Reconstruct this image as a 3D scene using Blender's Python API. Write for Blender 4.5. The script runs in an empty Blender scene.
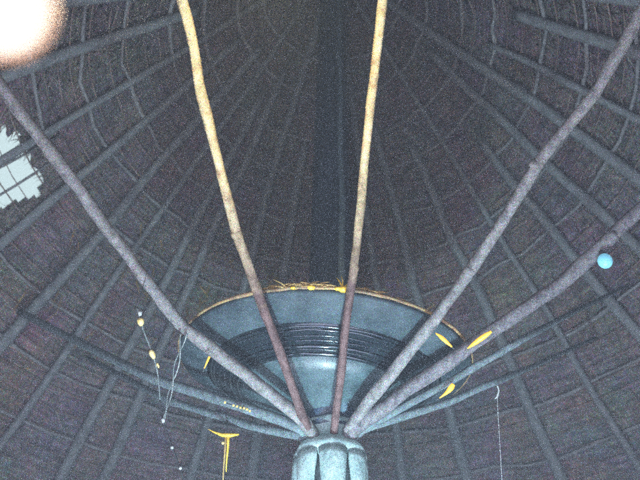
import bpy, math, random
from mathutils import Vector, Matrix, noise
R = math.radians
rnd = random.Random(7)
sc = bpy.context.scene
col = sc.collection

# ------------------------------------------------------------------ camera
cd = bpy.data.cameras.new('camera'); cam = bpy.data.objects.new('camera', cd); col.objects.link(cam)
cd.sensor_width = 36.0; cd.lens = 36.0 * 620 / 640
cd.clip_start = 0.05; cd.clip_end = 300
th, roll = R(43), R(1.2)
rt0 = Vector((1, 0, 0)); up0 = Vector((0, -math.sin(th), math.cos(th))); fw = Vector((0, math.cos(th), math.sin(th)))
rt = rt0 * math.cos(roll) + up0 * math.sin(roll); up = -rt0 * math.sin(roll) + up0 * math.cos(roll)
CAM = Vector((0, 0, 1.5))
cam.matrix_world = Matrix(((rt.x, up.x, -fw.x, CAM.x), (rt.y, up.y, -fw.y, CAM.y), (rt.z, up.z, -fw.z, CAM.z), (0, 0, 0, 1)))
cd.dof.use_dof = True; cd.dof.focus_distance = 4.1; cd.dof.aperture_fstop = 1.25
sc.camera = cam

# ------------------------------------------------------------------ world: pale overcast daylight outside the hut
w = bpy.data.worlds.new('World'); sc.world = w; w.use_nodes = True
bgn = w.node_tree.nodes['Background']
bgn.inputs[0].default_value = (0.70, 0.88, 0.90, 1); bgn.inputs[1].default_value = 0.85

# ------------------------------------------------------------------ exposure and sampling
vs = sc.view_settings
vs.view_transform = 'Standard'; vs.look = 'None'; vs.gamma = 1; vs.use_curve_mapping = False; vs.exposure = 0.2
sc.render.engine = 'CYCLES'
sc.cycles.use_denoising = False
sc.cycles.use_adaptive_sampling = True; sc.cycles.adaptive_threshold = 0.12; sc.cycles.adaptive_min_samples = 14
sc.cycles.max_bounces = 5; sc.cycles.diffuse_bounces = 3
sc.cycles.sample_clamp_indirect = 2.0

# ------------------------------------------------------------------ lights placed outside the frame
def lamp(name, kind, loc, target, energy, color, **kw):
    l = bpy.data.lights.new(name, kind); l.energy = energy; l.color = color
    for k, v in kw.items(): setattr(l, k, v)
    o = bpy.data.objects.new(name, l); col.objects.link(o); o.location = loc
    if target is not None:
        o.rotation_euler = (Vector(target) - Vector(loc)).to_track_quat('-Z', 'Y').to_euler()
    return o
# cool floodlight on the floor near the foot of the post, aimed up at tray and capital
lamp('floor_floodlight', 'AREA', (0.12, 2.75, 0.35), (0.1, 3.55, 3.6), 74, (0.52, 0.90, 1.0), shape='DISK', size=0.3, spread=R(110))
# cool frontal fill light added behind the camera
lamp('frontal_fill', 'AREA', (-0.6, -3.2, 1.4), (0, 4, 4.2), 250, (0.84, 0.84, 1.0), shape='RECTANGLE', size=1.2, size_y=2.0)

# broad fill light added just above the floor, which lights the whole underside of the roof
lamp('floor_fill', 'AREA', (0.0, 2.6, 0.12), (0.0, 3.2, 6), 320, (0.80, 0.78, 1.0), shape='DISK', size=5.0)

# warm spot added unseen just above the view, which gilds the upper halves of the two steep poles
lamp('added_warm_spot', 'SPOT', (-0.2, .85, 3.62), (-.2, 1.75, 4.42), 62, (1.0, .84, .36), spot_size=R(62), spot_blend=.25, shadow_soft_size=.04)

# ------------------------------------------------------------------ material helpers
def mat(name, stops, scale=20, detail=6, rough=0.8, bump=0.3, stretch=(1, 1, 1), metallic=0.0, spec=0.4, speckle=0.0, grain=95, patch=0.0, translucent=0.0, bump_dist=0.01):
    m = bpy.data.materials.new(name); m.use_nodes = True
    nt = m.node_tree; n = nt.nodes; L = nt.links
    b = n['Principled BSDF']
    tc = n.new('ShaderNodeTexCoord'); mp = n.new('ShaderNodeMapping'); mp.inputs['Scale'].default_value = stretch
    L.new(tc.outputs['Object'], mp.inputs['Vector'])
    nz = n.new('ShaderNodeTexNoise'); nz.inputs['Scale'].default_value = scale; nz.inputs['Detail'].default_value = detail
    nz.inputs['Roughness'].default_value = 0.65
    L.new(mp.outputs[0], nz.inputs['Vector'])
    cr = n.new('ShaderNodeValToRGB'); e = cr.color_ramp.elements
    e[0].position = 0.3; e[0].color = (*stops[0], 1); e[1].position = 0.72; e[1].color = (*stops[-1], 1)
    for i, s in enumerate(stops[1:-1]):
        x = e.new(0.3 + 0.42 * (i + 1) / (len(stops) - 1)); x.color = (*s, 1)
    L.new(nz.outputs['Fac'], cr.inputs['Fac'])
    colour = cr.outputs['Color']
    for speckle, grain in ((speckle, grain), (patch, 1.6)):
        if speckle <= 0: continue
        n2 = n.new('ShaderNodeTexNoise'); n2.inputs['Scale'].default_value = grain; n2.inputs['Detail'].default_value = 2
        L.new(tc.outputs['Object'], n2.inputs['Vector'])
        r2 = n.new('ShaderNodeVectorMath'); r2.operation = 'MULTIPLY_ADD'
        k = speckle * 5.0
        r2.inputs[1].default_value = (k, k * .9, k); r2.inputs[2].default_value = (1 - k / 2, 1 - k * .45, 1 - k / 2)
        L.new(n2.outputs['Color'], r2.inputs[0])
        mx0 = n.new('ShaderNodeVectorMath'); mx0.operation = 'MAXIMUM'; mx0.inputs[1].default_value = (.12, .12, .12)
        L.new(r2.outputs[0], mx0.inputs[0])
        mx = n.new('ShaderNodeVectorMath'); mx.operation = 'MULTIPLY'
        L.new(colour, mx.inputs[0]); L.new(mx0.outputs[0], mx.inputs[1]); colour = mx.outputs[0]
    L.new(colour, b.inputs['Base Color'])
    b.inputs['Roughness'].default_value = rough; b.inputs['Metallic'].default_value = metallic
    b.inputs['Specular IOR Level'].default_value = spec
    if bump:
        bp = n.new('ShaderNodeBump'); bp.inputs['Strength'].default_value = bump; bp.inputs['Distance'].default_value = bump_dist
        L.new(nz.outputs['Fac'], bp.inputs['Height']); L.new(bp.outputs[0], b.inputs['Normal'])
    if translucent:
        tr = n.new('ShaderNodeBsdfTranslucent'); L.new(colour, tr.inputs['Color'])
        ms = n.new('ShaderNodeMixShader'); ms.inputs[0].default_value = translucent
        L.new(b.outputs[0], ms.inputs[1]); L.new(tr.outputs[0], ms.inputs[2])
        L.new(ms.outputs[0], n['Material Output'].inputs['Surface'])
    return m
def glow(name, c, strength):
    m = bpy.data.materials.new(name); m.use_nodes = True
    b = m.node_tree.nodes['Principled BSDF']
    b.inputs['Base Color'].default_value = (*c, 1); b.inputs['Roughness'].default_value = 0.4
    b.inputs['Emission Color'].default_value = (*c, 1); b.inputs['Emission Strength'].default_value = strength
    return m

M = {}
M['earth'] = mat('earth_floor', [(0.10, 0.08, 0.07), (0.22, 0.19, 0.16)], 3, rough=0.95)
M['thatch'] = mat('brown_thatch', [(0.058, 0.044, 0.050), (0.20, 0.163, 0.168), (0.38, 0.33, 0.32)], 4, 9, 0.85, 0.8, (1, 1, 7), speckle=1.1, patch=.2, bump_dist=.03)
M['straw'] = mat('grey_straw', [(0.07, 0.052, 0.055), (0.20, 0.165, 0.15), (0.36, 0.31, 0.26)], 3, 4, 0.7, 0, speckle=0.5)
M['straw_gold'] = mat('golden_straw', [(0.34, 0.19, 0.06), (0.78, 0.56, 0.22)], 3, 4, 0.6, 0, translucent=0.3)
M['rim_cane'] = mat('tan_cane_rim', [(0.10, 0.06, 0.035), (0.26, 0.17, 0.09), (0.52, 0.34, 0.12)], 6, 7, 0.6, 0.3, speckle=0.3)
M['rafter'] = mat('weathered_rafter_wood', [(0.12, 0.125, 0.13), (0.27, 0.28, 0.28)], 14, 6, 0.8, 0.5, (1, 1, 0.3), speckle=0.3)
M['batten'] = mat('grey_batten_wood', [(0.14, 0.135, 0.14), (0.32, 0.315, 0.31)], 14, 6, 0.8, 0.4)
M['lath'] = mat('split_cane_lath', [(0.09, 0.06, 0.055), (0.24, 0.17, 0.15), (0.40, 0.30, 0.25)], 5, 6, 0.7, 0.2, speckle=0.6)
M['post'] = mat('dark_blue_post', [(0.014, 0.022, 0.040), (0.036, 0.054, 0.088)], 10, 8, 0.40, 0.4, (1, 1, 0.12), speckle=0.3)
M['highlight_blue'] = mat('blue_grey_highlight', [(0.05, 0.085, 0.12), (0.12, 0.17, 0.21)], 10, 8, 0.5, 0.4, (1, 1, .3), speckle=0.2)  # colour that imitates the highlight down the post
M['capital'] = mat('pale_carved_wood', [(0.22, 0.33, 0.33), (0.52, 0.66, 0.64)], 12, 6, 0.55, 0.6, (1, 1, 0.5), speckle=0.1, bump_dist=.03)
M['capital_dark'] = mat('dark_hollow_wood', [(0.03, 0.04, 0.045), (0.08, 0.10, 0.11)], 20, 6, 0.7, 0.4)
M['tray'] = mat('grey_blue_tray_metal', [(0.016, 0.026, 0.034), (0.042, 0.060, 0.070), (0.075, 0.10, 0.112)], 5, 9, 0.62, 0.15, (1, 1, 1), spec=0.3, speckle=0.3)
M['tray_inner'] = mat('pale_blue_inner_cone', [(0.03, 0.05, 0.058), (0.10, 0.145, 0.158)], 7, 9, 0.36, 0.3, spec=0.6, speckle=0.2)
M['tray_dark'] = mat('dark_ridged_tray', [(0.013, 0.021, 0.030), (0.045, 0.058, 0.070)], 9, 7, 0.13, 0.1, metallic=0.5, spec=0.7, speckle=0.3)
M['wood_gold'] = mat('tan_pole', [(0.32, 0.20, 0.10), (0.60, 0.45, 0.24), (0.78, 0.64, 0.40)], 14, 9, 0.7, 1.0, (1, 1, 0.4), speckle=0.35, grain=160, bump_dist=.02)
M['wood_brown'] = mat('red_brown_pole', [(0.05, 0.023, 0.022), (0.115, 0.058, 0.054), (0.19, 0.105, 0.098)], 22, 9, 0.8, 1.0, (1, 1, 0.4), speckle=0.35, grain=120, bump_dist=.02)
M['wood_grey'] = mat('grey_bleached_pole', [(0.07, 0.063, 0.07), (0.16, 0.145, 0.155), (0.25, 0.225, 0.23)], 22, 9, 0.65, 1.0, (1, 1, 0.4), speckle=0.35, grain=120, bump_dist=.02)
M['wood_beige'] = mat('pale_beige_pole', [(0.10, 0.09, 0.09), (0.21, 0.192, 0.188), (0.31, 0.285, 0.275)], 22, 9, 0.65, 1.0, (1, 1, 0.4), speckle=0.35, grain=120, bump_dist=.02)
M['wood_teal'] = mat('cool_grey_pole', [(0.08, 0.105, 0.115), (0.20, 0.245, 0.255)], 22, 9, 0.65, 1.0, (1, 1, 0.4), speckle=0.35, grain=120, bump_dist=.02)
M['black_wire'] = mat('black_wire', [(0.012, 0.012, 0.014), (0.03, 0.03, 0.034)], 30, rough=0.5, bump=0)
M['white_cord'] = mat('white_cord', [(0.22, 0.23, 0.23), (0.55, 0.56, 0.54)], 60, rough=0.7, bump=0)
M['pearl'] = mat('cream_bead', [(0.66, 0.44, 0.12), (0.84, 0.68, 0.32)], 30, rough=0.25, bump=0)
M['yellow'] = mat('yellow_gilt', [(0.70, 0.40, 0.03), (0.92, 0.62, 0.08)], 40, rough=0.35, bump=0.1)
M['grey_plastic'] = mat('clear_grey_plastic', [(0.06, 0.08, 0.08), (0.22, 0.25, 0.24)], 30, rough=0.15, bump=0.3, spec=0.8)
M['socket'] = mat('bulb_socket', [(0.05, 0.05, 0.055), (0.1, 0.1, 0.1)], 30, rough=0.4, bump=0)
M['amber_glow'] = glow('amber_lit', (1.0, 0.46, 0.04), .8)  # lit bulb in the tray, and the imitated amber glints
M['amber_dot'] = glow('amber_dot_lit', (1.0, 0.62, 0.12), 0.9)
M['blue_glow'] = glow('blue_glass_lit', (0.16, 0.46, 0.60), 0.7)
M['lamp_core'] = glow('lamp_glass_lit', (1.0, 0.93, 0.86), 1.6)
m = glow('orange_frosted_globe', (1.0, 0.66, 0.44), 0.7); nt = m.node_tree
ms = nt.nodes.new('ShaderNodeMixShader'); ms.inputs[0].default_value = 0.45
tr = nt.nodes.new('ShaderNodeBsdfTransparent')
nt.links.new(tr.outputs[0], ms.inputs[1]); nt.links.new(nt.nodes['Principled BSDF'].outputs[0], ms.inputs[2])
nt.links.new(ms.outputs[0], nt.nodes['Material Output'].inputs['Surface'])
M['lamp_shell'] = m

def height_blend(name, a, b, z0, z1):              # pole wood a above, wood b below, blended by height with a ragged edge
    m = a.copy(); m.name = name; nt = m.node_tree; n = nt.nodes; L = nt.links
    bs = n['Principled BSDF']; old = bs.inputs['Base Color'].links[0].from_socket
    brown = n.new('ShaderNodeValToRGB'); src = b.node_tree.nodes['Color Ramp'].color_ramp.elements
    be = brown.color_ramp.elements
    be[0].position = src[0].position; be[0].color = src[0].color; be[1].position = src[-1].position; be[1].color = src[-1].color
    L.new(n['Noise Texture'].outputs['Fac'], brown.inputs['Fac'])
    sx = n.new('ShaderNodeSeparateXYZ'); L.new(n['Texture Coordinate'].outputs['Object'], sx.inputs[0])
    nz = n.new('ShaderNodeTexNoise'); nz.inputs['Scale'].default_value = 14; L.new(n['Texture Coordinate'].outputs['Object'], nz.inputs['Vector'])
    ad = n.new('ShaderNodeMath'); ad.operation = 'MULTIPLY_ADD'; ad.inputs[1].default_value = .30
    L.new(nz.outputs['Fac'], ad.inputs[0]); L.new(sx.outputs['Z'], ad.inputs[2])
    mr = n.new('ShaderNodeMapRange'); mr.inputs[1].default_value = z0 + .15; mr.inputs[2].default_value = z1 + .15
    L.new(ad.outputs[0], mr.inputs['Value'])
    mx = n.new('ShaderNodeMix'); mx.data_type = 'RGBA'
    L.new(mr.outputs[0], mx.inputs[0]); L.new(brown.outputs['Color'], mx.inputs[6]); L.new(old, mx.inputs[7])
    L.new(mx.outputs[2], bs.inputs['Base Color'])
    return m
M['wood_tan_brown'] = height_blend('tan_brown_pole', M['wood_gold'], M['wood_brown'], 3.72, 4.10)  # tan above, red-brown below, mixed by height

# ------------------------------------------------------------------ mesh helpers
class MB:
    def __init__(s): s.v = []; s.f = []
    def add(s, vs_, fs_):
        o = len(s.v); s.v += [tuple(p) for p in vs_]; s.f += [tuple(i + o for i in q) for q in fs_]; return s
    def tube(s, pts, rad, n=10, cap=True, smooth=0, wob=0.0, seed=0):
        pts = [Vector(p) for p in pts]
        rad = list(rad) if hasattr(rad, '__iter__') else [rad] * len(pts)
        for _ in range(smooth):      # corner cutting keeps ends
            q, rr = [pts[0]], [rad[0]]
            for i in range(len(pts) - 1):
                a, b, ra, rb = pts[i], pts[i + 1], rad[i], rad[i + 1]
                q += [a.lerp(b, .25), a.lerp(b, .75)]; rr += [ra * .75 + rb * .25, ra * .25 + rb * .75]
            q.append(pts[-1]); rr.append(rad[-1]); pts, rad = q, rr
        vv, ff = [], []
        ref = Vector((0.31, 0.17, 0.93))
        for i, p in enumerate(pts):
            t = (pts[min(i + 1, len(pts) - 1)] - pts[max(i - 1, 0)]).normalized()
            rf = ref if abs(t.dot(ref)) < .97 else Vector((1, 0, 0))
            a = t.cross(rf).normalized(); b = t.cross(a)
            for k in range(n):
                g = 2 * math.pi * k / n
                r_ = rad[i]
                if wob: r_ *= 1 + wob * noise.noise(p * 7 + Vector((math.cos(g), math.sin(g), seed)) * .8)
                vv.append(p + (a * math.cos(g) + b * math.sin(g)) * r_)
        for i in range(len(pts) - 1):
            for k in range(n):
                ff.append((i * n + k, i * n + (k + 1) % n, (i + 1) * n + (k + 1) % n, (i + 1) * n + k))
        if cap:
            ff.append(tuple(range(n - 1, -1, -1))); ff.append(tuple((len(pts) - 1) * n + k for k in range(n)))
        return s.add(vv, ff)
    def lathe(s, prof, n=64, c=(0, 0, 0), cap=False, fn=None):
        vv, ff = [], []
        for (r, z) in prof:
            for k in range(n):
                g = 2 * math.pi * k / n
                rr, zz = (r, z) if fn is None else fn(r, z, g)
                vv.append((c[0] + rr * math.cos(g), c[1] + rr * math.sin(g), c[2] + zz))
        for i in range(len(prof) - 1):
            for k in range(n):
                ff.append((i * n + k, i * n + (k + 1) % n, (i + 1) * n + (k + 1) % n, (i + 1) * n + k))
        if cap:
            ff.append(tuple(range(n - 1, -1, -1))); ff.append(tuple((len(prof) - 1) * n + k for k in range(n)))
        return s.add(vv, ff)
    def ball(s, c, r, n=14, m=9, squash=(1, 1, 1)):
        c = Vector(c); vv, ff = [], []
        for i in range(1, m):
            p = math.pi * i / m
            for k in range(n):
                g = 2 * math.pi * k / n
                vv.append((c.x + r * squash[0] * math.sin(p) * math.cos(g), c.y + r * squash[1] * math.sin(p) * math.sin(g), c.z + r * squash[2] * math.cos(p)))
        t = len(vv); vv += [(c.x, c.y, c.z + r * squash[2]), (c.x, c.y, c.z - r * squash[2])]
        for k in range(n): ff.append((t, k, (k + 1) % n)); ff.append((t + 1, (m - 2) * n + (k + 1) % n, (m - 2) * n + k))
        for i in range(m - 2):
            for k in range(n): ff.append((i * n + k, (i + 1) * n + k, (i + 1) * n + (k + 1) % n, i * n + (k + 1) % n))
        return s.add(vv, ff)
    def build(s, name, m, parent=None, smooth=True, kind=None):
        me = bpy.data.meshes.new(name); me.from_pydata(s.v, [], s.f); me.validate()
        if smooth: me.polygons.foreach_set('use_smooth', [True] * len(me.polygons))
        me.materials.append(M[m]); me.update()
        o = bpy.data.objects.new(name, me); col.objects.link(o)
        if parent is not None:
            o.parent = parent; o.matrix_parent_inverse = parent.matrix_world.inverted()
        if kind: o['kind'] = kind
        return o
def tag(o, label, cat, group=None):
    o['label'] = label; o['category'] = cat
    if group: o['group'] = group
    return o
def thing(name, label, cat, loc=(0, 0, 0), group=None):
    o = bpy.data.objects.new(name, None); col.objects.link(o); o.location = loc; o.empty_display_size = .1
    o.matrix_world = Matrix.Translation(loc)
    return tag(o, label, cat, group)

AX = Vector((0.10, 4.0, 0))
def pol(r, az, z):           # az in degrees from the side that faces the camera, positive to the right
    a = R(az); return Vector((AX.x + r * math.sin(a), AX.y - r * math.cos(a), z))

# ------------------------------------------------------------------ ground
g = MB().add([(-9, -6, 0), (9, -6, 0), (9, 13, 0), (-9, 13, 0)], [(0, 1, 2, 3)]).build('ground', 'earth', smooth=False)
g['kind'] = 'structure'

# ------------------------------------------------------------------ thatched conical roof
APEX, SL = 11.2, 1.43
RMAX = 6.35
def roof_z(r): return APEX - SL * r
ln = math.hypot(1, SL)
IN = Vector((-SL / ln, -1 / ln))           # inward normal in (radial, z)
roof = thing('thatched_roof', 'steep dark thatched cone roof with radiating rafters seen from below', 'roof', (AX.x, AX.y, 0))
def on_roof(r, az, off):                   # point offset inwards from the roof cone
    return pol(r + IN.x * off, az, roof_z(r) + IN.y * off)

def in_opening(r, az):                     # torn vent in the left slope
    e = .06 * noise.noise(Vector((az * .35, r * 9, 5))) + .05 * noise.noise(Vector((az * 1.6, r * 14, 2)))
    return (-102 < az + e * 40 < -93 and 3.19 + e < r < 3.55 + e) or (-97 < az < -86 and 3.19 + e < r < 3.47 + e)

th_ = MB(); NSEG = 420; step = 0.068
r0 = 0.05; row = 0
while r0 < RMAX:
    r1 = min(r0 + step * 1.75, RMAX + .1)
    vv, ff = [], []
    for k in range(NSEG):
        az = 360 * (k + 0.5 * (row % 2)) / NSEG - 180
        jit = noise.noise(Vector((row * 1.7, k * .45, 3)))
        j2 = noise.noise(Vector((row * .9, k * 1.1, 11)))
        vv += [on_roof(r0, az, -0.02), on_roof(r1 + .035 * jit, az, 0.045 + 0.05 * j2)]
    for k in range(NSEG):
        az = 360 * (k + .5 + 0.5 * (row % 2)) / NSEG - 180
        if az > 180: az -= 360
        if in_opening(r0 + step * .5, az): continue
        q = (k + 1) % NSEG
        ff.append((2 * k, 2 * q, 2 * q + 1, 2 * k + 1))
    th_.add(vv, ff); r0 += step; row += 1
th_.build('thatch', 'thatch', roof, smooth=False, kind='stuff')

bk = MB(); NB = 420; vv, ff = [], []
RB = [.02 + (RMAX + .1 - .02) * k / 220 for k in range(221)]
for r in RB:
    vv += [on_roof(r, 360 * k / NB - 180, -.09) for k in range(NB)]
for i in range(220):
    for k in range(NB):
        if in_opening((RB[i] + RB[i + 1]) / 2, 360 * (k + .5) / NB - 180): continue
        ff.append((i * NB + k, i * NB + (k + 1) % NB, (i + 1) * NB + (k + 1) % NB, (i + 1) * NB + k))
bk.add(vv, ff).build('outer_thatch', 'thatch', roof, smooth=False, kind='stuff')

def blades(n, lo, hi, wlo, whi, seed, amin=-180, amax=180, rmin=.6, rmax=RMAX, lift=(.03, .14), over=False):
    q = random.Random(seed); mb = MB()
    while n > 0:
        r = math.sqrt(q.uniform(rmin ** 2, rmax ** 2)); az = q.uniform(amin, amax)
        if over:                           # only straw rooted in the vent's edge
            if in_opening(r, az) or not (in_opening(r + .07, az) or in_opening(r - .07, az) or in_opening(r, az + 1.4) or in_opening(r, az - 1.4)): continue
        elif in_opening(r, az) or in_opening(r + .12, az): continue
        n -= 1
        L_ = q.uniform(lo, hi); d = q.gauss(0, .5)
        o0, o1 = q.uniform(.0, .05), q.uniform(*lift)
        rr = r + L_ / ln * math.cos(d); az2 = az + math.degrees(L_ * math.sin(d) / max(r, .3))
        a, b = on_roof(r, az, o0), on_roof(rr, az2, o1)
        m_ = a.lerp(b, .55) + Vector((0, 0, q.uniform(0, .03)))
        t = (b - a).normalized(); s_ = t.cross(Vector((q.uniform(-1, 1), q.uniform(-1, 1), q.uniform(-1, 1)))).normalized() * q.uniform(wlo, whi)
        mb.add([a - s_, a + s_, m_ + s_ * .8, m_ - s_ * .8, b], [(0, 1, 2, 3), (3, 2, 4)])
    return mb
blades(30000, .12, .34, .003, .009, 3).build('loose_straw', 'straw', roof, smooth=False, kind='stuff')
blades(700, .08, .24, .003, .008, 31, -106, -84, 2.95, 3.7, (.0, .1), True).build('loose_straw', 'straw', roof, smooth=False, kind='stuff')
blades(420, .08, .22, .002, .005, 5, lift=(.05, .2)).build('golden_straw', 'straw_gold', roof, smooth=False, kind='stuff')

blades(130, .10, .26, .006, .012, 21, 150, 215, 2.7, 3.6, (.12, .3)).build('golden_straw', 'straw_gold', roof, smooth=False, kind='stuff')
blades(90, .10, .28, .005, .010, 22, -150, -112, 2.9, 3.9, (.12, .3)).build('golden_straw', 'straw_gold', roof, smooth=False, kind='stuff')
RAFT = [58, 70, 82, 92, 102, 115, 129, 140, 153, 166, 180, -168, -155, -146, -137, -127, -118, -104, -90, -76, -62] + [-49, -37, -25, -12, 0, 12, 25, 37, 48]
for i, az in enumerate(RAFT):
    q = random.Random(100 + i)
    pts, rad = [], []
    az += q.gauss(0, 1.3); rad0 = q.uniform(.042, .078); rs = .10 if i % 3 == 0 else q.uniform(1.2, 2.3)
    for k in range(12):
        r = rs + (RMAX - .05 - rs) * k / 11
        da = math.degrees(q.gauss(0, .020) / max(r, .6))
        pts.append(on_roof(r, az + da, .135 + q.gauss(0, .012))); rad.append(rad0 * (.78 + .35 * k / 11))
    MB().tube(pts, rad, 8, smooth=1, wob=.15, seed=i).build('rafter', 'rafter', roof)
for i, r in enumerate([0.62, 1.0, 1.32, 1.70, 2.02, 2.42, 2.75, 3.08, 3.72, 4.08, 4.45, 4.95, 5.35, 5.8, 6.2]):
    q = random.Random(300 + i); N = 60
    pts = [on_roof(r + q.gauss(0, .012), 360 * k / N, .085 + q.gauss(0, .006)) for k in range(N)]
    pts.append(pts[0])
    MB().tube(pts, [.021 + .012 * noise.noise(Vector((p.x * 2, p.y * 2, i * 5))) for p in pts], 6, cap=False).build('batten_ring', 'batten', roof)
rl, i = .45, 0                              # thin split-cane laths that hold each course
while rl < 5.9:
    q = random.Random(500 + i); i += 1; N = 72
    pts, prev = [], None
    for k in range(N + 1):
        az = 360 * (k % N) / N - 180
        pts.append(on_roof(rl + .012 * noise.noise(Vector((i * 3.1, math.cos(R(az)) * 4, math.sin(R(az)) * 4))), az, .088 + .012 * noise.noise(Vector((k % N, i, 1.7)))))
    MB().tube(pts, q.uniform(.004, .0085), 5, cap=False).build('lath', 'lath', roof)
    rl += q.uniform(.085, .15)
# thin laths crossing the torn vent
for (ra, aa, rb, ab) in [(3.0, -98.0, 3.75, -96.4), (3.0, -93.6, 3.75, -91.4)]:
    MB().tube([on_roof(ra, aa, .06), on_roof((ra + rb) / 2 + .01, (aa + ab) / 2, .07), on_roof(rb, ab, .06)], .014, 6).build('vent_lath', 'batten', roof)

# ------------------------------------------------------------------ central post with carved capital
post = thing('central_post', 'thick dark central post rising to the roof peak with pale carved capital', 'post', (AX.x, AX.y, 0))
def wavy(r, z, g_): return r * (1 + .025 * math.sin(3 * g_ + z * .7) + .02 * noise.noise(Vector((math.cos(g_) * 2, math.sin(g_) * 2, z * 1.5)))), z
MB().lathe([(.20, 0.0), (.20, 1.0), (.195, 2.0), (.19, 2.7), (.185, 3.1)] , 32, AX, True, wavy).build('lower_shaft', 'post', post)
MB().lathe([(.185, 3.42)] + [(.185 - .012 * k / 14, 3.42 + 7.5 * k / 14) for k in range(1, 15)], 36, AX, True, wavy).build('shaft', 'post', post)
ep = [Vector((AX.x + .085 + .008 * math.sin(k * 1.7), AX.y - .175 + .005 * math.cos(k * 2.1) + .0007 * k, 3.5 + 7.2 * k / 16)) for k in range(17)]
MB().tube(ep, .030, 10, wob=.2).build('highlight_strip', 'highlight_blue', post)  # pale tube added to imitate the bluish highlight on the post
cap = MB().lathe([(.17, 2.70), (.185, 2.9), (.19, 3.1), (.18, 3.28)], 32, AX, True).build('capital', 'capital_dark', post)
# flared shoulder
MB().lathe([(.20, 3.20), (.235, 3.235), (.245, 3.262), (.225, 3.30), (.185, 3.335), (.165, 3.37), (.175, 3.42), (.20, 3.46), (.15, 3.47)], 40, AX, False,
           lambda r, z, g_: (r * (1 + .035 * math.cos(7 * (g_ + math.pi / 2))), z)).build('shoulder', 'capital', cap)
for k in range(7):                         # carved petals standing off the core
    az = 3 + k * 360 / 7
    vv, ff = [], []; NU, NV = 9, 10
    q = random.Random(60 + k)
    for side in (0, 1):
        for j in range(NV):
            t = j / (NV - 1)
            z = 3.235 - .47 * t
            half = (.111 - .016 * math.sin(t * 3) - .020 * t) * q.uniform(.97, 1.03)
            rr = .243 + .022 * math.sin(t * math.pi) - .045 * t
            for i in range(NU):
                u = -1 + 2 * i / (NU - 1)
                bulge = .030 * (1 - u * u)
                ang = az + math.degrees(half * u / .25)
                vv.append(pol(rr + bulge - .02 - side * .022, ang, z))
    S_ = NU * NV
    for j in range(NV - 1):
        for i in range(NU - 1):
            a = j * NU + i
            ff.append((a, a + 1, a + NU + 1, a + NU)); ff.append((S_ + a, S_ + a + NU, S_ + a + NU + 1, S_ + a + 1))
    for j in range(NV - 1):
        a, b = j * NU, j * NU + NU - 1
        ff.append((a, a + NU, S_ + a + NU, S_ + a)); ff.append((b, S_ + b, S_ + b + NU, b + NU))
    for i in range(NU - 1):
        a = i; b = (NV - 1) * NU + i
        ff.append((a, S_ + a, S_ + a + 1, a + 1)); ff.append((b, b + 1, S_ + b + 1, S_ + b))
    MB().add(vv, ff).build('petal', 'capital', cap)

# ------------------------------------------------------------------ round shallow tray carried by the poles
TC = Vector((AX.x - .05, AX.y, 0))
tray = thing('round_tray', 'wide shallow ridged metal tray encircling the post above the capital', 'tray', (TC.x, TC.y, 3.8))
TR = 1.10
def tz(r): return 3.815 - .40 * (TR - r)
prof = [(.60, tz(.60))] + [(r, tz(r)) for r in (.65, .7, .8, .88)]
MB().lathe([(.17, tz(.17) - .03), (.25, tz(.25) - .022), (.35, tz(.35) - .016), (.50, tz(.50) - .008), (.615, tz(.615) - .003), (.615, tz(.615) + .012), (.17, tz(.17) + .012)], 96, TC,
           fn=lambda r, z, g_: (r, z + .005 * noise.noise(Vector((math.cos(g_) * 6, math.sin(g_) * 6, r * 9))))).build('inner_cone', 'tray_inner', tray)
MB().lathe(prof + [(.88, tz(.88) + .012), (.60, tz(.60) + .012)], 96, TC).build('pan', 'tray_dark', tray)
# plain outer band, a step lower than the ridged pan
MB().lathe([(.875, tz(.88) - .006), (.89, tz(.89) - .014), (1.0, tz(1.0) - .012), (1.09, tz(1.09) - .004), (1.105, tz(1.1) + .012), (1.09, tz(1.09) + .02), (.875, tz(.88) + .016)], 120, TC,
           fn=lambda r, z, g_: (r, z + .006 * math.sin(3 * g_ + 1) + .004 * noise.noise(Vector((math.cos(g_) * 5, math.sin(g_) * 5, r * 4))))).build('outer_band', 'tray', tray)
rr = .635; i = 0
while rr < .87:                            # concentric hoops that make the ridges
    hoop = MB(); w_ = .0035 + .0085 * random.Random(i).random() ** 1.5
    hoop.lathe([(rr + w_ * 1.5 * math.cos(t), tz(rr) - .002 + w_ * math.sin(t)) for t in [2 * math.pi * k / 8 for k in range(9)]], 88, TC,
               fn=lambda r, z, g_, i=i: (r, z + .007 * noise.noise(Vector((math.cos(g_) * 7, math.sin(g_) * 7, i * 1.3)))))
    hoop.build('hoop', 'tray_dark', tray); rr += .022 + .024 * random.Random(i + 50).random(); i += 1
rope = []
for k in range(121):
    g_ = 2 * math.pi * k / 120
    rope.append((TC.x + 1.108 * math.cos(g_), TC.y + 1.108 * math.sin(g_), tz(1.105) + .022 + .006 * noise.noise(Vector((math.cos(g_) * 8, math.sin(g_) * 8, 2)))))
MB().tube(rope, [.011 + .005 * noise.noise(Vector(p) * 9) for p in rope], 8, cap=False).build('rim', 'rim_cane', tray)
tuft = MB(); q = random.Random(9)
for k in range(150):                       # straw caught along the front of the rim
    az = q.gauss(-6, 13); a = R(az)
    p = Vector((TC.x + 1.105 * math.sin(a), TC.y - 1.105 * math.cos(a), tz(1.1) + .028 + q.uniform(-.008, .02)))
    d = Vector((math.cos(a), math.sin(a), 0)) * q.choice((-1, 1)) + Vector((q.gauss(0, .2), q.gauss(0, .2), q.gauss(.06, .18)))
    p2 = p + d.normalized() * q.uniform(.03, .11)
    tuft.tube([p, p.lerp(p2, .5) + Vector((0, 0, .005)), p2], [.0055, .0045, .002], 5)
tuft.build('rim_straw', 'straw_gold', tray, kind='stuff')
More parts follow.
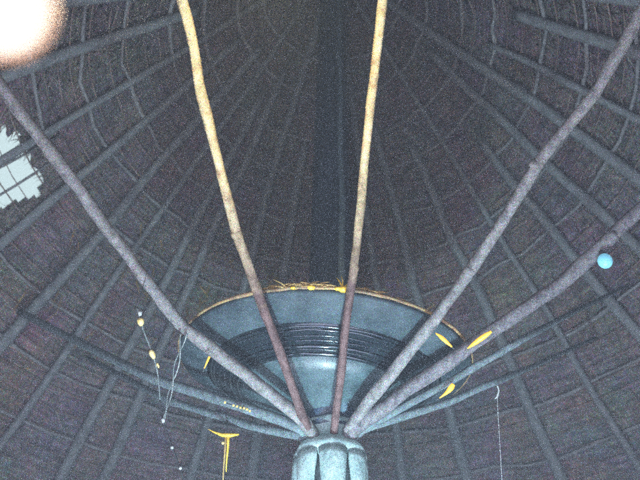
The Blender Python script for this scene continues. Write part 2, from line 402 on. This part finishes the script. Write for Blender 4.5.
for (az, s_) in ((5.5, 1.0), (-5, .75), (-11, .5), (3.5, .6)):
    a = R(az); c = Vector((TC.x + 1.112 * math.sin(a), TC.y - 1.112 * math.cos(a), tz(1.1) + .022))
    MB().ball(c, .026 * s_, squash=(1.4, 1, .75)).build('rim_knot', 'yellow', tray)
c5 = Vector((TC.x + 1.11 * math.sin(R(5)), TC.y - 1.11 * math.cos(R(5)), tz(1.1) + .03))
for d in ((-.04, 0, .075), (.05, 0, .06), (-.01, 0, .09)):
    MB().tube([c5, c5 + Vector(d) * .6 + Vector((.008, 0, 0)), c5 + Vector(d)], [.005, .004, .0015], 5).build('twig', 'yellow', tray)
tray.rotation_euler = (R(6.0), R(2.4), 0); tray.location.z += .112; tray.scale = (.965, .965, 1)

# warm lamp standing in the tray, hidden behind its rim
tl = thing('tray_lamp', 'small warm bulb standing inside the round tray against the post', 'lamp', (AX.x, AX.y - .30, tz(.34) + .11))
lp = Vector((AX.x, AX.y - .30, tz(.34) + .11))
MB().lathe([(.0, .02), (.035, .022), (.035, .07), (.02, .08), (0, .08)], 16, lp).build('base', 'socket', tl)
MB().ball(lp + Vector((0, 0, .105)), .032, squash=(1, 1, 1.2)).build('bulb', 'amber_glow', tl)
lamp('tray_lamp_light', 'POINT', lp + Vector((0, -.06, .22)), None, 12, (1.0, .62, .22), shadow_soft_size=.03)

# ------------------------------------------------------------------ crooked poles that fan out from the capital to the rafters
def at(u, v, d):
    dr = fw + rt * ((u - 320) / 620) + up * ((240 - v) / 620)
    return CAM + dr.normalized() * d
def at_roof(u, v, off=.16):                # the point of the roof's underside in that direction
    d = 2.0
    while d < 14:
        p = at(u, v, d); r = math.hypot(p.x - AX.x, p.y - AX.y)
        if p.z > roof_z(r) - off * ln: break
        d += .02
    return p
POLES = {
 'UL': ([(-0.71, 1.445, 4.46), (-0.655, 1.74, 4.33), (-0.601, 2.042, 4.19), (-0.478, 2.583, 3.94), (-0.304, 3.085, 3.70), (-0.100, 3.67, 3.42), (-.02, 3.86, 3.33)], .0245, .030, 'wood_tan_brown',
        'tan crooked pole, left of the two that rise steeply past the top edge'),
 'UR': ([(0.281, 1.406, 4.42), (0.247, 1.895, 4.20), (0.213, 2.534, 3.91), (0.163, 3.102, 3.66), (0.128, 3.681, 3.40), (.11, 3.86, 3.32)], .0205, .027, 'wood_tan_brown',
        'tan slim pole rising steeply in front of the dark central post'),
 'L': ([(-1.587, 2.307, 4.32), (-1.227, 2.814, 4.05), (-0.889, 3.286, 3.80), (-0.435, 3.533, 3.57), (-0.091, 3.75, 3.40), (.0, 3.88, 3.34)], .030, .046, 'wood_beige',
       'thick grey pole bending at the tray rim towards the torn roof vent'),
 'R': ([(1.629, 1.524, 4.56), (1.447, 1.918, 4.37), (1.20, 2.235, 4.19), (0.993, 2.636, 3.98), (0.686, 3.128, 3.72), (0.34, 3.60, 3.47), (.20, 3.84, 3.36)], .031, .038, 'wood_beige',
       'crooked grey pole reaching the upper right corner'),
 'R2': ([(1.981, 2.659, 4.29), (1.541, 3.079, 4.02), (1.044, 3.344, 3.77), (0.536, 3.617, 3.51), (0.262, 3.80, 3.38), (.2, 3.88, 3.34)], .036, .050, 'wood_grey',
        'thick grey pole passing beneath the small blue bulb'),
 'LL': ([at_roof(20, 312), (-1.229, 4.044, 3.85), (-0.588, 3.87, 3.57), (-0.116, 3.82, 3.38), (-.03, 3.88, 3.34)], .036, .036, 'wood_teal',
        'faint blue-grey low pole on the left, upper of two side by side'),
 'LL2': ([at_roof(88, 358), (-1.169, 4.364, 3.85), (-0.467, 4.063, 3.50), (-0.106, 3.90, 3.35), (-.02, 3.93, 3.33)], .026, .030, 'wood_teal',
         'faint blue-grey low pole on the left, lower of two, above the yellow hanger'),
 'RR': ([at_roof(596, 338), (1.293, 3.872, 3.79), (0.851, 3.881, 3.59), (0.313, 3.83, 3.38), (.22, 3.90, 3.34)], .020, .034, 'wood_teal',
        'slim blue-grey pole low on the right that carries the white beaded cord'),
 'RR2': ([at_roof(628, 285), (1.354, 3.473, 3.86), (0.919, 3.627, 3.65), (0.36, 3.80, 3.40), (.22, 3.88, 3.34)], .022, .028, 'wood_teal',
         'slim dim pole between the thick grey pole and the corded low pole'),
}
POLE_OBJ = {}
for i, (k, (pts, ra, rb, m_, label)) in enumerate(POLES.items()):
    P = [Vector(p) for p in pts]
    # carry on along the last direction until the roof is met
    d = (P[0] - P[1]).normalized(); d.z = max(d.z, .38)
    e_ = P[0].copy(); q = random.Random(40 + i)
    ext = []
    while k in ('UL', 'UR', 'R', 'R2', 'L'):
        e_ = e_ + d * .12
        if math.hypot(e_.x - AX.x, e_.y - AX.y) > 4.4 or e_.z > roof_z(math.hypot(e_.x - AX.x, e_.y - AX.y)) - .16: break
        ext.append(e_.copy())
    full = list(reversed(ext[3::4])) + P
    full = full[:1] + full[1:]
    n_ = len(full)
    # subdivide with natural crookedness
    fine, rad = [], []
    for j in range(n_ - 1):
        for s_ in range(3):
            t = s_ / 3; p = Vector(full[j]).lerp(Vector(full[j + 1]), t)
            if s_: p += Vector((noise.noise(p * 3), noise.noise(p * 3 + Vector((9, 0, 0))), noise.noise(p * 3 + Vector((0, 9, 0))))) * .012
            fine.append(p); f_ = (j + t) / (n_ - 1)
            rad.append((ra + (rb - ra) * f_) * (1 + .10 * noise.noise(p * 5 + Vector((i, 0, 0)))))
    fine.append(full[-1]); rad.append(rb * .9)
    root = thing('support_pole', label, 'pole', full[-1], 'poles fanning out from the capital')
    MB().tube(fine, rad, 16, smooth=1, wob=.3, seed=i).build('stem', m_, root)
    for kn in range(3 if i < 5 else 0):     # cut branch knots and node rings
        j = int(len(fine) * (.25 + .2 * kn + .06 * q.random())); p = fine[j]
        t = (fine[min(j + 1, len(fine) - 1)] - fine[j - 1]).normalized()
        rk = rad[j]
        MB().tube([p - t * .022, p - t * .008, p + t * .008, p + t * .022], [rk * .93, rk * 1.09, rk * 1.05, rk * .93], 12, wob=.3, seed=kn).build('knot', m_, root)
    POLE_OBJ[k] = root

# ------------------------------------------------------------------ globe lamp near the camera, upper left
gp = at(1, 6, .50)
gl = thing('globe_lamp', 'blazing white globe lamp with orange edge hanging in the upper left corner', 'lamp', gp)
MB().ball(gp, .025, 28, 18).build('bulb', 'lamp_core', gl)
MB().ball(gp, .032, 32, 20).build('globe', 'lamp_shell', gl)
side = (gp - CAM).normalized()
MB().lathe([(.012, .032), (.015, .040), (.015, .08), (.006, .09)], 20, gp, True).build('socket', 'socket', gl)
topz = roof_z(math.hypot(gp.x - AX.x, gp.y - AX.y)) - .1
MB().tube([gp + Vector((0, 0, .088)), gp + Vector((.01, 0, 1.2)), Vector((gp.x, gp.y, topz))], .004, 6).build('cord', 'black_wire', gl)
lamp('globe_lamp_light', 'POINT', gp + Vector((.03, .05, .15)), None, 5, (1.0, .80, .55), shadow_soft_size=.05)

# ------------------------------------------------------------------ blue bulb under the right pole
bp_ = at(605, 261, 4.2)
bb = thing('blue_bulb', 'small round pale blue lit bulb hanging under the right-hand pole', 'bulb', bp_)
MB().ball(bp_, .046, 20, 14, (.95, .95, 1.08)).build('lit_body', 'blue_glow', bb)
MB().lathe([(.014, .04), (.017, .048), (.017, .075), (.006, .082)], 12, bp_, True).build('socket', 'socket', bb)
MB().tube([bp_ + Vector((0, 0, .08)), bp_ + Vector((-.01, .01, .22))], .003, 6).build('wire', 'black_wire', bb)

# ------------------------------------------------------------------ beaded black wire hanging on the left
W = [at(137, 308, 3.75), at(143, 330, 3.75), at(152, 352, 3.76), at(158, 372, 3.78), at(160, 400, 3.8), at(163, 422, 3.8), at(171, 445, 3.8), at(181, 470, 3.8), at(190, 500, 3.8)]
bw = thing('beaded_wire', 'thin black wire with cream beads dangling left of the tray', 'wire', W[0])
MB().tube(W[:5], .0042, 6, smooth=2).build('upper_strand', 'grey_plastic', bw)
MB().tube(W[4:], .0055, 6, smooth=2).build('strand', 'black_wire', bw)
wr = math.hypot(W[0].x - AX.x, W[0].y - AX.y)
MB().tube([W[0], W[0] + Vector((.004, 0, .6)), Vector((W[0].x, W[0].y, roof_z(wr) - .1))], .0018, 5).build('hanger_line', 'black_wire', bw)
def capsule(a, b, r, n=12):
    d = b - a
    return MB().tube([a, a + d * .08, a + d * .25, a + d * .6, a + d * .9, b], [r * .2, r * .7, r, r * .95, r * .6, r * .15], n)
capsule(at(140, 318, 3.74), at(141.5, 326, 3.74), .020).build('bead', 'pearl', bw)
capsule(at(140, 311, 3.74), at(140.2, 316, 3.74), .013).build('bead', 'white_cord', bw)
capsule(at(150.5, 350, 3.74), at(154.5, 359, 3.75), .016).build('bead', 'pearl', bw)
capsule(at(157, 363, 3.75), at(159, 368, 3.75), .007).build('bead', 'pearl', bw)
capsule(at(163, 418, 3.78), at(163.5, 423, 3.78), .011).build('bead', 'white_cord', bw)
for (u, v) in ((172, 447.5), (180.5, 468)):
    MB().ball(at(u, v, 3.78), .009, 10, 7).build('bead', 'white_cord', bw)

# twisted clear strip hanging from the bend of the thick left pole
S0, S1 = at(184, 333, 4.04), at(164, 419, 4.15)
ts = thing('twisted_strip', 'twisted clear plastic strip hanging from the bend of the left pole', 'strip', S0)
for ph in (0, math.pi):
    pts = []
    for k in range(25):
        t = k / 24; p = S0.lerp(S1, t); wd = .018 * (1 - .55 * t)
        pts.append(p + Vector((math.cos(ph + t * 9) * wd, math.sin(ph + t * 9) * wd, 0)))
    MB().tube(pts, [.006 - .003 * k / 24 for k in range(25)], 7).build('ply', 'grey_plastic', ts)

# ------------------------------------------------------------------ yellow T-shaped hanger low on the left
T0 = at(227, 434, 4.550)
hg = thing('yellow_hanger', 'yellow T-shaped hanger with paired stems below the left tray edge', 'hanger', T0)
MB().tube([at(208, 429, 4.570), at(215, 432.5, 4.560), at(222, 435, 4.550), at(230, 435.3, 4.540), at(239, 434.5, 4.530)], [0.0024, 0.0073, 0.0134, 0.0159, 0.0049], 8).build('crossbar', 'yellow', hg)
MB().tube([at(228, 436, 4.545), at(228, 446, 4.545), at(226.5, 462, 4.545), at(226, 472, 4.545)], [0.0134, 0.0085, 0.0061, 0.0037], 7).build('stem', 'yellow', hg)
MB().tube([at(225.5, 437, 4.550), at(225, 450, 4.550), at(223.5, 470, 4.550), at(222.5, 492, 4.550)], [0.0073, 0.0061, 0.0049, 0.0049], 7).build('stem', 'straw_gold', hg)
MB().ball(at(223, 443, 4.545), .011, 10, 7).build('knob', 'pearl', hg)

MB().tube([at(227.5, 435, 4.55), at(227.3, 427, 4.56), at(227, 417, 4.58)], .003, 6).build('link', 'black_wire', hg)

# ------------------------------------------------------------------ amber glints given their own glow, and a light string, round the tray
def sliver(pts, rads, label):  # slivers given emission to stand for warm lamplit glints
    o = thing('amber_glint', label, 'bulb', pts[0], 'amber glints round the tray')
    MB().tube(pts, rads, 10, smooth=1).build('lit_body', 'amber_glow', o)
    b = pts[-1]; d = (pts[-1] - pts[-2]).normalized()
    MB().tube([b - d * .004, b + d * .02], [.004, .003], 7).build('stalk', 'socket', o)
sliver([at(435.5, 333, 3.970), at(441, 337, 3.970), at(446, 341.5, 3.970), at(452, 347, 3.970)], [0.0023, 0.0126, 0.0126, 0.0046], 'thin amber glint with its own glow along the right rim of the tray')
sliver([at(453.5, 384, 4.220), at(451, 388, 4.220), at(446.5, 393, 4.220), at(439, 398.5, 4.220)], [0.0129, 0.0199, 0.0105, 0.0023], 'flame-shaped amber glint with its own glow below the thick right pole')
sliver([at(209.5, 356.5, 4.020), at(207.5, 361, 4.020), at(204, 369, 4.020)], [0.0068, 0.0068, 0.0023], 'small thin amber glint with its own glow below the thick left pole')
R2b = [at(467.5, 348.5, 4.100), at(475, 343, 4.080), at(484, 336.5, 4.060), at(491.5, 331.5, 4.050)]
sliver(R2b, [0.0036, 0.0144, 0.0168, 0.0072], 'long amber glint standing for lamplight along the thick right pole')
ds = thing('light_string', 'row of tiny yellow lights strung under the tray on the left', 'lights', at(225, 402, 4.34))
DP = [(225, 402.5), (233.5, 405.5), (237, 406.5), (240.5, 407.8), (244, 408.3), (247, 409.5), (250, 411)]
MB().tube([at(u, v, 4.345) for u, v in DP], .0022, 5).build('strand', 'black_wire', ds)
for u, v in DP: MB().ball(at(u, v, 4.335), .0075, 8, 6).build('light', 'amber_dot', ds)

# ------------------------------------------------------------------ white beaded cord hanging from the low right pole
CP = [at(497, 386, 4.620), at(498.5, 390, 4.620), at(497.5, 396, 4.620), at(497.2, 400, 4.620), at(499, 430, 4.620), at(500.5, 455, 4.620), at(503, 500, 4.620)]
wc = thing('hanging_string', 'thin white beaded cord hanging straight down from the low right pole', 'cord', CP[0])
MB().tube(CP, .0019, 6, smooth=1).build('strand', 'white_cord', wc)
MB().tube([at(494.5, 399, 4.615), at(497, 397, 4.615), at(499, 391, 4.615), at(498, 386.5, 4.615), at(496, 385, 4.615)], [0.0035, 0.0059, 0.0059, 0.0047, 0.0035], 7).build('hook', 'white_cord', wc)
for k in range(14):
    v = 406 + k * 6.3; u = 497.4 + (v - 406) * .062
    MB().ball(at(u, v, 4.615), .0042, 8, 6, (1, 1, 1.5)).build('bead', 'white_cord', wc)

# ------------------------------------------------------------------ smoky air inside the hut
hz = MB().add([(x, y, z) for z in (-1, 11.9) for (x, y) in ((-10, -7), (10, -7), (10, 14), (-10, 14))],
              [(3, 2, 1, 0), (4, 5, 6, 7), (0, 1, 5, 4), (1, 2, 6, 5), (2, 3, 7, 6), (3, 0, 4, 7)]).build('haze', 'earth', smooth=False, kind='stuff')
hm = bpy.data.materials.new('pale_haze'); hm.use_nodes = True; nt = hm.node_tree
nt.nodes.remove(nt.nodes['Principled BSDF'])
pv = nt.nodes.new('ShaderNodeVolumePrincipled'); pv.inputs['Density'].default_value = 0.016; pv.inputs['Color'].default_value = (.74, .86, .96, 1)
nt.links.new(pv.outputs[0], nt.nodes['Material Output'].inputs['Volume'])
hz.data.materials.clear(); hz.data.materials.append(hm)
sc.cycles.volume_bounces = 0
